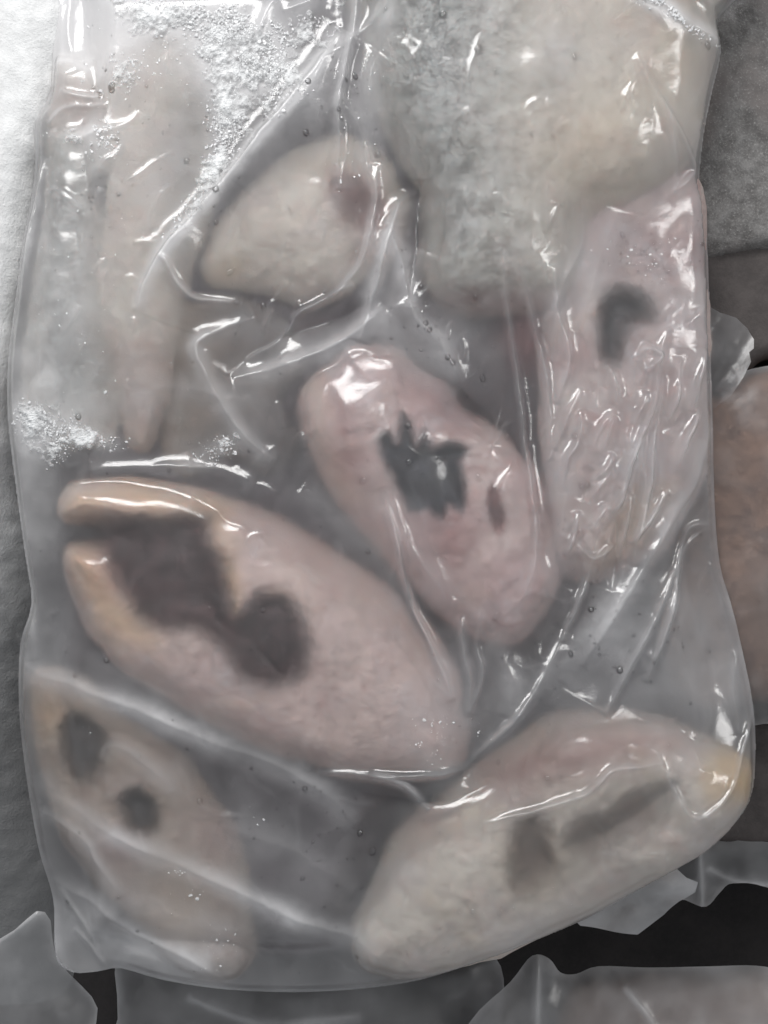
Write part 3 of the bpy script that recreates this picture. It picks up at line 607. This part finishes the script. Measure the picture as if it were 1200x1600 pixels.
# small loose creases elsewhere
for k in range(300):
    c = np.array([rng.uniform(40, 1120), rng.uniform(0, 1540)])
    a = (0.6 if c[1] > 1050 else 2.2 if c[0] < 640 and c[1] < 560 else 1.6) + rng.normal(0, 0.5); L = rng.uniform(10, 48); dv = np.array([math.cos(a), math.sin(a)])
    q = [c + dv * t + rng.normal(0, 4, 2) for t in (-L, -L * 0.3, L * 0.3, L)]
    ridge(q, rng.uniform(0.7, 2.4), rng.uniform(2.5, 7), rng.uniform(3, 9), 0.03, 5)
for pts, a_, w_, f_ in (([(545, -30), (500, 110), (430, 230), (380, 300)], 7, 22, .16), ([(620, 10), (580, 120), (585, 220), (620, 300)], 9, 20, .18), ([(650, 390), (610, 480), (600, 560)], 9, 18, .2), ([(640, 740), (670, 850), (710, 950)], 7, 20, .16),
                         ([(905, 690), (880, 800), (850, 930)], 7, 18, .16), ([(1095, 690), (1040, 830), (950, 980), (880, 1070)], 8, 22, .2), ([(980, 880), (920, 990), (840, 1090)], 7, 20, .16), ([(960, 330), (930, 420), (905, 520)], 6, 18, .14), ([(200, 620), (300, 610), (420, 650)], 6, 20, .12),
                         ([(90, 1000), (200, 1060), (330, 1120)], 6, 20, .14), ([(340, 1290), (460, 1330), (560, 1390)], 7, 20, .16), ([(640, 1500), (760, 1470), (900, 1400)], 5, 20, .1), ([(100, 1440), (220, 1500), (330, 1530)], 6, 20, .2), ([(470, 760), (560, 840), (640, 930)], 5, 16, .12), ([(760, 1000), (800, 1060), (790, 1120)], 6, 16, .14)):
    ridge(pts, a_, w_, w_ * 1.3, f_, w_ * 1.2, 3)
# frost lying on or under the film
haze_spot(125, 1165, 40, 50, -0.25); haze_spot(215, 1265, 40, 40, -0.25); haze_spot(960, 490, 50, 60, -0.2); haze_spot(835, 1330, 60, 60, -0.15); haze_spot(950, 1280, 90, 40, -0.12); haze_spot(240, 890, 110, 70, -0.2); haze_spot(435, 1000, 55, 70, -0.25); haze_spot(675, 745, 60, 60, -0.2); haze_spot(110, 40, 70, 100, 0.7); haze_spot(200, 40, 130, 80, 0.55); haze_spot(240, 200, 90, 160, 0.12); haze_spot(872, 600, 26, 220, 0.18); haze_spot(640, 540, 70, 40, 0.12); haze_spot(110, 930, 30, 60, 0.1); haze_spot(90, 480, 90, 260, 0.26); haze_spot(40, 700, 40, 160, 0.3)
haze_spot(1010, 1020, 110, 130, 0.26); haze_spot(960, 430, 130, 90, 0.14); haze_spot(250, 1330, 120, 120, 0.14); haze_spot(230, 330, 90, 200, 0.1); haze_spot(1120, 1100, 60, 120, 0.16); haze_spot(480, 1420, 110, 120, 0.12); haze_spot(180, 1480, 150, 60, 0.28)
haze_spot(400, 50, 120, 90, 0.22); haze_spot(480, 160, 90, 60, 0.2, 0.8); haze_spot(480, 560, 110, 60, 0.12); haze_spot(690, 1130, 70, 80, 0.25); haze_spot(700, 560, 60, 60, 0.1)
haze_spot(900, 120, 240, 150, 0.08); haze_spot(420, 330, 120, 100, 0.10); haze_spot(330, 1500, 60, 50, 0.35); haze_spot(1110, 420, 30, 300, 0.12); haze_spot(780, 1060, 90, 60, 0.12); haze_spot(70, 1010, 40, 80, 0.2)
for (a_, b_, c_, d_, e_, n_, p_) in [(370, 75, 60, 70, 0, 0, .5), (410, 105, 70, 40, .2, 0, .4), (360, 170, 35, 70, 0, 0, .35), (335, 250, 22, 70, .35, 0, .3), (250, 20, 120, 30, 0, 0, .3), (70, 660, 50, 36, .3, 0, .35), (130, 680, 70, 18, .25, 0, .25), (345, 700, 36, 16, -.35, 0, .12), (150, 215, 50, 30, .2, 0, .25), (1010, 18, 60, 16, .5, 0, .5)]:
    haze_spot(a_, b_, c_ * 0.95, d_ * 0.95, p_ * 1.7, e_)
frost += 0.16 * np.exp(-np.maximum(dB, 0) / 14)
frost += 0.10 * np.clip(fbm(U, V, 70, 71), -0.3, 1) + 0.01
frost = np.clip(frost, 0, 1)
rim = sstep(0, 16, dB)
F = ZE + (np.maximum(F, 0.012) - ZE) * (0.15 + 0.85 * rim)
OD = OB.copy()
for _ in range(5):
    pp = np.pad(OD, 1, mode='edge'); OD = np.max([pp[a:a + OD.shape[0], c:c + OD.shape[1]] for a in range(3) for c in range(3)], 0)
F = np.where(dB > 10, np.maximum(F, blur(OD, 22) + 0.0007), F)
wet = blur(np.exp(-np.maximum(F - OT, 0) / 0.003), 6)
FILM_Z = F

def sample(A, uu, vv):
    j = np.clip((np.asarray(uu) - U0) / STEP, 0, A.shape[1] - 1.01); i = np.clip((np.asarray(vv) - V0) / STEP, 0, A.shape[0] - 1.01)
    j0 = j.astype(int); i0 = i.astype(int); fj = j - j0; fi = i - i0
    return A[i0, j0] * (1 - fi) * (1 - fj) + A[i0 + 1, j0] * fi * (1 - fj) + A[i0, j0 + 1] * (1 - fi) * fj + A[i0 + 1, j0 + 1] * fi * fj

bag = empty('plastic_bag', (0, 0, 0.0))
tag(bag, 'large crinkled clear plastic bag packed with frozen fish pieces', 'plastic bag')
fr_fn = lambda uu, vv, d: (np.where(d > 0, sample(FILM_Z, uu, vv), ZE), {'frost': sample(frost, uu, vv), 'wet': sample(wet, uu, vv)})
r = body(OUT, fr_fn, STEP)
co, fc, at = r['main']; part('film', make_mesh('film', co, fc, at), M['film'], bag)
bk_fn = lambda uu, vv, d: (ZE - (ZE - 0.0015) * sstep(0, 45, d) + 0.0006 * fbm(uu, vv, 40, 91) * sstep(0, 45, d), {'frost': 0.1 + 0 * uu})
co, fc, at = body(OUT, bk_fn, 6)['main']; part('back_film', make_mesh('back_film', co, fc[:, ::-1], at), M['backfilm'], bag)

# spare corner of the bag's film at lower right, poking out from under the bag
def sheet(outline, zfn, step=4, n=1, frost_v=0.25, zs=0.0):
    ol = np.array(outline, float) if n == 1 else catmull(outline, n)
    fn = lambda uu, vv, d: (zfn(uu, vv), {'frost': frost_v + 0.15 * fbm(uu, vv, 40, 3)})
    return body(ol, fn, step, zs)['main']
co, fc, at = sheet([(880, 1420), (1040, 1340), (1068, 1366), (1087, 1374), (1083, 1390), (1060, 1408), (1040, 1432), (998, 1463), (960, 1458), (908, 1449)], lambda uu, vv: 0.004 + 0.012 * sstep(0, 60, (uu - 1000) * 0.3 - (vv - 1420)) + 0.0016 * np.sin((uu + vv) * 0.06), 3, frost_v=0.5, zs=0.008)
part('bag_corner', make_mesh('bag_corner', co, fc, at), M['film'], bag)

# bloody ice filling the gaps between the pieces
bed_ol = catmull([(150, 40), (1060, 40), (1070, 300), (1080, 700), (1060, 860), (1000, 930), (900, 1010), (800, 1090), (740, 1180), (640, 1260), (580, 1380), (520, 1490), (400, 1500), (330, 1440), (200, 1300), (110, 1120), (100, 900), (80, 700), (90, 400)], 4)
def bed_fn(uu, vv, d):
    return 0.004 + 0.012 * sstep(0, 60, d) + (fbm(uu, vv, 90, 121) * 0.005 + fbm(uu, vv, 22, 122) * 0.0014) * sstep(0, 40, d), {'cav': 0 * uu}
co, fc, at = body(bed_ol, bed_fn, 5, ZREF, True, lambda uu, vv, d: 0.0025 + 0 * uu)['main']
tag(link('ice_bed', make_mesh('ice_bed', co, fc, at), M['ice_bed']), 'dark mauve bloody ice filling the gaps between the bagged fish pieces', 'ice')

# ------------------------------------------------------------------ frost crystals and water drops on the film
def ico():
    t = (1 + 5 ** 0.5) / 2
    v = np.array([(-1, t, 0), (1, t, 0), (-1, -t, 0), (1, -t, 0), (0, -1, t), (0, 1, t), (0, -1, -t), (0, 1, -t), (t, 0, -1), (t, 0, 1), (-t, 0, -1), (-t, 0, 1)], float)
    v /= np.linalg.norm(v[0])
    fcs = np.array([(0, 11, 5), (0, 5, 1), (0, 1, 7), (0, 7, 10), (0, 10, 11), (1, 5, 9), (5, 11, 4), (11, 10, 2), (10, 7, 6), (7, 1, 8), (3, 9, 4), (3, 4, 2), (3, 2, 6), (3, 6, 8), (3, 8, 9), (4, 9, 5), (2, 4, 11), (6, 2, 10), (8, 6, 7), (9, 8, 1)])
    return v, fcs
IV, IF = ico()
def crystals(spots, rmin, rmax, dens=1.0, jitter=0.5, lift=0.35):
    A = []
    for (cu, cv_, ru, rv, rot, n, pile) in spots:
        n = int(n * dens); xy = rng.normal(0, 0.58, (n * 4, 2))
        uu = cu + xy[:, 0] * ru * math.cos(rot) - xy[:, 1] * rv * math.sin(rot); vv = cv_ + xy[:, 0] * ru * math.sin(rot) + xy[:, 1] * rv * math.cos(rot)
        ok = (sdf(OUT[::2], uu, vv) > 10) & (vv > -70); uu, vv, xy = uu[ok], vv[ok], xy[ok]
        q = (xy ** 2).sum(1)
        keep = fbm(uu, vv, 60, 55, 5, 0.62) + rng.normal(0, 0.10, len(uu)) > -0.22 + 0.30 * q
        uu, vv, q = uu[keep][:n], vv[keep][:n], q[keep][:n]
        A.append(np.stack([uu, vv, pile * rng.rand(len(uu)) * np.clip(1 - q, 0, 1)], -1))
    A = np.concatenate(A); N = len(A)
    rr = rng.uniform(rmin, rmax, N) * (0.5 + 1.0 * rng.rand(N) ** 3) * S
    vt = IV[None] * (1 + rng.uniform(-jitter, jitter, (N, 12, 1))) * rng.uniform(0.5, 1.3, (N, 1, 3))
    th = rng.uniform(0, 6.28, N); c, s_ = np.cos(th)[:, None], np.sin(th)[:, None]
    x = vt[..., 0] * c - vt[..., 1] * s_; y = vt[..., 0] * s_ + vt[..., 1] * c
    z = sample(FILM_Z, A[:, 0], A[:, 1]) + lift * rr + A[:, 2] * S
    base = to_world(A[:, 0], A[:, 1], z)
    co = np.stack([x, y, vt[..., 2] * 0.5], -1) * rr[:, None, None] + base[:, None, :]
    return co.reshape(-1, 3), (IF[None] + 12 * np.arange(N)[:, None, None]).reshape(-1, 3)
big = [(370, 75, 60, 70, 0, 900, 22), (410, 105, 70, 40, 0.2, 500, 18), (360, 170, 45, 70, 0, 420, 9), (340, 240, 26, 70, 0.35, 260, 5), (295, 330, 18, 50, 0.6, 90, 3), (250, 20, 120, 30, 0, 420, 7), (470, 40, 70, 40, 0, 300, 6), (330, 30, 60, 30, 0, 300, 10),
       (420, 160, 50, 30, -0.6, 160, 6), (70, 660, 55, 40, 0.3, 380, 6), (130, 680, 70, 18, 0.25, 160, 4), (75, 710, 24, 30, 0, 90, 3), (345, 700, 40, 18, -0.35, 110, 3), (150, 215, 50, 30, 0.2, 170, 5), (185, 120, 40, 40, 0, 90, 3),
       (1000, 12, 60, 16, 0.5, 300, 6), (1060, 45, 60, 10, 0.5, 160, 4), (395, 1260, 26, 24, 0, 6, 1), (130, 1155, 22, 22, 0, 8, 1), (290, 1362, 30, 8, 0, 10, 1), (300, 1395, 26, 14, 0, 8, 1), (690, 1150, 50, 50, 0, 50, 1), (345, 1490, 50, 50, 0, 20, 1), (150, 400, 120, 300, 0, 60, 0), (300, 60, 220, 100, 0, 260, 2), (560, 200, 60, 120, 0, 40, 0), (1000, 400, 80, 60, 0, 30, 0)]
def crust(spots):
    b_ = 2.0; UU, VV = grid(1.5, (20, -70, 620, 760)); m = np.zeros(UU.shape)
    for (cu, cv_, ru, rv, rot, wt) in spots:
        x = (UU - cu) * math.cos(rot) + (VV - cv_) * math.sin(rot); y = -(UU - cu) * math.sin(rot) + (VV - cv_) * math.cos(rot)
        m = np.maximum(m, wt * np.exp(-(x / ru) ** 2 - (y / rv) ** 2))
    m = m + 0.55 * fbm(UU, VV, 46, 55, 5, 0.65) + 0.25 * vnoise(UU, VV, 5, 57)
    cov = m - 0.50; d_ = sdf(OUT, UU, VV)
    on = (cov > 0) & (d_ > 8)
    cell = on[:-1, :-1] & on[1:, :-1] & on[:-1, 1:] & on[1:, 1:]
    used = np.zeros(UU.shape, bool); used[:-1, :-1] |= cell; used[1:, :-1] |= cell; used[:-1, 1:] |= cell; used[1:, 1:] |= cell
    h = np.clip(cov, 0, 0.6); z = sample(FILM_Z, UU, VV) + S * (0.6 + 12 * h + np.minimum(1, h * 6) * (5.0 * (vnoise(UU, VV, 9, 58) + 0.5) + 1.6 * rng.rand(*UU.shape) + 3.0 * (vnoise(UU, VV, 18, 59) + 0.3)))
    idx = -np.ones(UU.shape, int); idx[used] = np.arange(used.sum())
    q = np.stack([idx[1:, :-1], idx[1:, 1:], idx[:-1, 1:], idx[:-1, :-1]], -1)[cell]
    return to_world(UU[used], VV[used], z[used]), q, {'thick': np.clip(h * 2.2, 0, 1)[used]}
co, fc, at = crust([(365, 75, 75, 90, 0, .85), (420, 115, 80, 50, .2, .8), (360, 175, 45, 80, 0, .72), (338, 250, 28, 80, .35, .66), (250, 20, 140, 45, 0, .66), (480, 45, 80, 45, 0, .6), (300, 330, 20, 50, .6, .55), (65, 655, 60, 40, .3, .78), (130, 685, 80, 20, .25, .66), (80, 710, 24, 34, 0, .62), (345, 700, 42, 18, -.35, .62), (150, 215, 55, 32, .2, .62), (185, 120, 40, 40, 0, .5), (460, 160, 60, 30, -.6, .56)])
part('frost_crust', make_mesh('frost_crust', co, fc, at, smooth=False), M['crust'], bag, kind='stuff')
co, fc = crystals(big, 0.7, 2.2, 1.1)
part('frost_crystals', make_mesh('frost_crystals', co, fc, smooth=False), M['ice'], bag, kind='stuff')

def drops(n):
    nr, ns = 4, 10
    ang = np.linspace(0, 2 * np.pi, ns, endpoint=False)
    base = [(0, 0, 1.0)]
    for k in range(1, nr + 1):
        ph = k / nr * (math.pi / 2)
        for a in ang: base.append((math.sin(ph) * math.cos(a), math.sin(ph) * math.sin(a), math.cos(ph)))
    base = np.array(base); fl = []
    for i in range(ns): fl.append((0, 1 + i, 1 + (i + 1) % ns, 1 + (i + 1) % ns))
    tri = [(0, 1 + i, 1 + (i + 1) % ns) for i in range(ns)]
    for k in range(nr - 1):
        for i in range(ns):
            a, b_, c_, d_ = 1 + k * ns + i, 1 + k * ns + (i + 1) % ns, 1 + (k + 1) * ns + (i + 1) % ns, 1 + (k + 1) * ns + i
            tri += [(a, d_, c_), (a, c_, b_)]
    tri = np.array(tri); cos = []; fcs = []; k = 0
    clusters = [(550, 200, 40, 90), (1000, 400, 70, 40), (640, 700, 60, 60), (500, 1290, 70, 70), (160, 300, 50, 40), (930, 820, 70, 60), (700, 540, 60, 80), (440, 480, 90, 60), (180, 150, 50, 50), (530, 800, 80, 60), (950, 1000, 90, 60), (1030, 420, 60, 40), (800, 1430, 120, 50)]
    for _ in range(n):
        if rng.rand() < 0.5:
            uu, vv = rng.uniform(60, 1130), rng.uniform(0, 1530)
        else:
            c = clusters[rng.randint(len(clusters))]; uu, vv = c[0] + rng.normal() * c[2] * 0.7, c[1] + rng.normal() * c[3] * 0.7
        if sdf(OUT[::2], np.array([uu]), np.array([vv]))[0] < 12: continue
        r0 = (0.8 + 1.5 * rng.rand() ** 2 + (4.0 * rng.rand() if rng.rand() < 0.12 else 0)) * S
        asp = rng.uniform(1, 1.7) if rng.rand() < 0.5 else 1.0
        a = rng.normal(1.3, 0.5); c_, s_ = math.cos(a), math.sin(a)
        v = base * np.array([r0 * asp, r0, r0 * 0.75])
        x = v[:, 0] * c_ - v[:, 1] * s_; y = v[:, 0] * s_ + v[:, 1] * c_
        p0 = to_world(np.array(uu), np.array(vv), 0.0)
        wz = sample(FILM_Z, uu + x / S, vv - y / S)
        cos.append(np.stack([p0[0] + x, p0[1] + y, wz + v[:, 2] - r0 * 0.05], -1)); fcs.append(tri + k); k += len(base)
    return np.concatenate(cos), np.concatenate(fcs)
co, fc = drops(1000)
part('water_drops', make_mesh('water_drops', co, fc), M['drop'], bag, kind='stuff')

# ------------------------------------------------------------------ surroundings in the freezer
FLOOR = -0.14
def slab(outline, top, R, mat, name, n=5, step=6, zs=None, rough=6, seed=0, bottom=FLOOR, fine=2.0, tilt=0.0):
    ol = catmull(outline, n) if n > 1 else np.array(outline, float)
    if n == 3 or n == 4: ol = catmull(outline, 14); ol = ol + np.stack([9 * fbm(ol[:, 0], ol[:, 1], 70, seed + 71) + 4 * vnoise(ol[:, 0], ol[:, 1], 18, seed + 73), 9 * fbm(ol[:, 0], ol[:, 1], 70, seed + 75) + 4 * vnoise(ol[:, 0], ol[:, 1], 18, seed + 77)], -1)
    zs = top if zs is None else zs
    R0 = R
    def fn(uu, vv, d):
        tl = tilt * S * np.maximum(vv - 600, 0)
        R = R0 if not isinstance(R0, tuple) else R0[0] + (R0[1] - R0[0]) * sstep(400, 1000, vv)
        h = -R * S * (1 - np.sqrt(np.clip(1 - (1 - np.clip(d / R, 0, 1)) ** 2, 0, 1)))
        return top - tl + h + S * sstep(0, 20, d) * (fbm(uu, vv, 130, seed) * rough + fbm(uu, vv, 24, seed + 2) * fine + vnoise(uu, vv, 9, seed + 7) * fine * 0.4), {'frost': 0.1 + 0 * uu}
    co, fc, at = body(ol, fn, step, zs, True, lambda uu, vv, d: bottom + 0 * uu + np.where(d < 6, (top - 0.02 - bottom) * 0.5, 0))['main']
    return make_mesh(name, co, fc, at)
# floor
me = make_mesh('freezer_floor', np.array([(-1.2, -1.2, FLOOR), (1.2, -1.2, FLOOR), (1.2, 1.2, FLOOR), (-1.2, 1.2, FLOOR)]), np.array([(0, 1, 2, 3)]))
tag(link('freezer_floor', me, M['dim']), kind='structure')
# frosted wall at the left
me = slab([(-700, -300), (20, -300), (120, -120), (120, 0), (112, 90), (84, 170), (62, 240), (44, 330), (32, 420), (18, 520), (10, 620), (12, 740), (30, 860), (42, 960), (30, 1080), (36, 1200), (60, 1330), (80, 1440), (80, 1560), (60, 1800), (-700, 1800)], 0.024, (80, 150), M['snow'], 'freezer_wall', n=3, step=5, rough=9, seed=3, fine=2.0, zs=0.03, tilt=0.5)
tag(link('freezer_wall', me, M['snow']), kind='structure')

def pack(name, label, cat, outline, top, R, mat, seed, **kw):
    me = slab(outline, top, R, mat, name, seed=seed, **kw)
    return tag(link(name, me, mat), label, cat)
pack('frozen_block', 'dark frozen block lying under the bag of fish', 'frozen block', [(60, -150), (1060, -150), (1080, 500), (1100, 1000), (1120, 1180), (1000, 1330), (800, 1430), (500, 1500), (200, 1480), (90, 1380), (60, 900)], -0.001, 40, M['purple'], 21, n=4, step=12, zs=ZREF, rough=0.5, fine=0.3)
pack('frosted_package', 'grey frost covered package at the upper right beside the bag', 'frozen package', [(1020, -220), (1700, -220), (1700, 380), (1400, 384), (1200, 387), (1060, 390), (1040, 200)], 0.012, 34, M['frostpack'], 22, n=3, step=4, rough=8, fine=4)
pack('dark_package', 'smooth dark brown frozen package between the frosted package and the red meat', 'frozen package', [(1030, 380), (1700, 380), (1700, 620), (1300, 590), (1200, 560), (1140, 610), (1040, 640)], 0.004, 30, M['darkpack'], 23, n=3, step=5, rough=6, fine=1)
pack('meat_offcut', 'very dark reddish meat offcut below the brown meat slab at the right', 'frozen meat', [(1080, 1112), (1200, 1118), (1500, 1110), (1500, 1330), (1240, 1330), (1100, 1310), (1080, 1200)], -0.03, 30, M['darkpack'], 25, n=4, step=6)

# film scrap at the right, beside the dark package
sc = empty('film_scrap', tuple(P(1145, 540, 0.012)))
tag(sc, 'torn translucent film scrap sticking out between the bag and the dark package', 'plastic scrap')
co, fc, at = sheet([(1090, 470), (1122, 490), (1150, 497), (1168, 512), (1178, 530), (1177, 545), (1170, 550), (1172, 566), (1160, 590), (1140, 620), (1100, 650)], lambda uu, vv: 0.016 + 0.0035 * np.sin(uu * 0.05 + vv * 0.03) + 0.0002 * fbm(uu, vv, 14, 6), 3, frost_v=0.02, zs=0.014)
part('film', make_mesh('film', co, fc, at), M['oldfilm'], sc)

# neighbouring bags
def small_bag(name, label, outline, top, edge, meat_outline, meat_top, mat, ridges, seed, haze=0.25, n=4, inner='', R=40, rip=1.0):
    root = empty(name, tuple(P(np.mean([p[0] for p in outline]), np.mean([p[1] for p in outline]), FLOOR)))
    tag(root, label, 'plastic bag')
    ol = catmull(outline, n) if n > 1 else np.array(outline, float)
    def fn(uu, vv, d):
        z = edge + (top - edge) * (1 - np.exp(-d / 40)) + S * sstep(0, 12, d) * (fbm(uu, vv, 120, seed, 2) * 14 + fbm(uu, vv, 30, seed + 3, 2) * 2) * rip
        fr = haze + 0.2 * fbm(uu, vv, 50, seed + 2) + 0.3 * np.exp(-d / 8)
        for (pts, amp, wd) in ridges:
            p = catmull(pts, 6, False); dd = np.full(uu.shape, 1e9)
            for i in range(len(p) - 1):
                a, c = p[i], p[i + 1]; ex, ey = c - a; l2 = ex * ex + ey * ey + 1e-9
                t = np.clip(((uu - a[0]) * ex + (vv - a[1]) * ey) / l2, 0, 1)
                dd = np.minimum(dd, np.hypot(uu - a[0] - ex * t, vv - a[1] - ey * t))
            z = z + amp * S * np.exp(-dd / wd); fr = fr + 0.3 * np.exp(-(dd / wd) ** 2)
        return z, {'frost': np.clip(fr, 0, 1)}
    co, fc, at = body(ol, fn, 3, top)['main']; part('film', make_mesh('film', co, fc, at), M['oldfilm'], root)
    if inner: pack('frozen_meat', inner, 'frozen meat', meat_outline, meat_top, R, mat, seed + 1, n=4, step=5, rough=12, fine=3, zs=top, bottom=meat_top - 0.025)
    return root
M['tan'] = rough_material('tan_meat', (0.26, 0.20, 0.17), (0.40, 0.32, 0.27), 40, 0.55, 0.0012, c3=(0.22, 0.16, 0.135))
M['ashen'] = rough_material('ashen_meat', (0.10, 0.095, 0.09), (0.17, 0.16, 0.155), 45, 0.6, 0.0012, speck=(0.25, 0.24, 0.24))
small_bag('plastic_bag', 'dim plastic bag with brown meat at the bottom right edge of the picture', [(690, 1720), (735, 1610), (800, 1545), (835, 1502), (862, 1508), (880, 1530), (905, 1532), (940, 1520), (1020, 1522), (1120, 1520), (1190, 1519), (1260, 1530), (1500, 1560), (1500, 1800), (690, 1800)], -0.005, -0.02,
          [(850, 1800), (880, 1610), (930, 1560), (1060, 1545), (1200, 1545), (1500, 1570), (1500, 1800)], -0.018, M['tan'], [([(842, 1505), (838, 1600), (835, 1700)], 14, 7), ([(980, 1550), (1020, 1600), (1050, 1660)], 6, 5)], 41, 0.16, inner='brown frozen meat inside the dim bag at the bottom right', rip=0.6)
small_bag('plastic_bag', 'dim grey frosted plastic bag under the bottom edge of the fish bag', [(180, 1600), (195, 1480), (400, 1480), (640, 1480), (760, 1490), (790, 1560), (760, 1700), (740, 1800), (170, 1800)], -0.03, -0.04,
          [(210, 1560), (400, 1540), (620, 1550), (690, 1600), (680, 1800), (200, 1800)], -0.042, M['ashen'], [([(300, 1560), (420, 1600), (560, 1590)], 6, 8)], 42, 0.08, inner='ashen grey frozen meat in the bag under the bottom edge')
small_bag('plastic_bag', 'dark plastic bag with drooping edge at the right, below the brown meat', [(1050, 1300), (1100, 1280), (1300, 1290), (1300, 1440), (1205, 1392), (1150, 1385), (1130, 1400), (1108, 1422), (1075, 1412), (1050, 1400)], -0.03, -0.04,
          [(1120, 1290), (1300, 1290), (1300, 1390), (1200, 1372), (1120, 1350)], -0.045, M['darkpack'], [([(1092, 1330), (1100, 1420)], 8, 6), ([(1110, 1360), (1160, 1385), (1230, 1390)], 6, 6)], 43, 0.1)
small_bag('plastic_bag', 'pale grey plastic bag with a folded corner at the bottom left edge of the picture', [(-200, 1560), (-60, 1500), (20, 1456), (55, 1426), (76, 1442), (84, 1500), (125, 1545), (150, 1580), (140, 1640), (120, 1800), (-200, 1800)], 0.010, 0.004,
          [(-200, 1600), (-40, 1560), (20, 1540), (40, 1600), (20, 1800), (-200, 1800)], 0.0, M['ashen'], [([(55, 1430), (20, 1458), (-40, 1500)], 8, 6)], 44, 0.06, n=2, inner='')
small_bag('plastic_bag', 'hazy plastic bag of reddish brown meat beside the right edge of the fish bag', [(1030, 610), (1110, 600), (1150, 585), (1200, 570), (1320, 560), (1700, 560), (1700, 1150), (1300, 1140), (1200, 1135), (1120, 1150), (1040, 1100)], 0.016, 0.004,
          [(1040, 640), (1140, 620), (1200, 580), (1320, 575), (1680, 600), (1680, 1110), (1300, 1100), (1200, 1100), (1100, 1110), (1040, 1000)], 0.010, M['redmeat'], [], 45, 0.0, inner='reddish brown frozen meat inside the hazy bag at the right', R=36, rip=0.45)
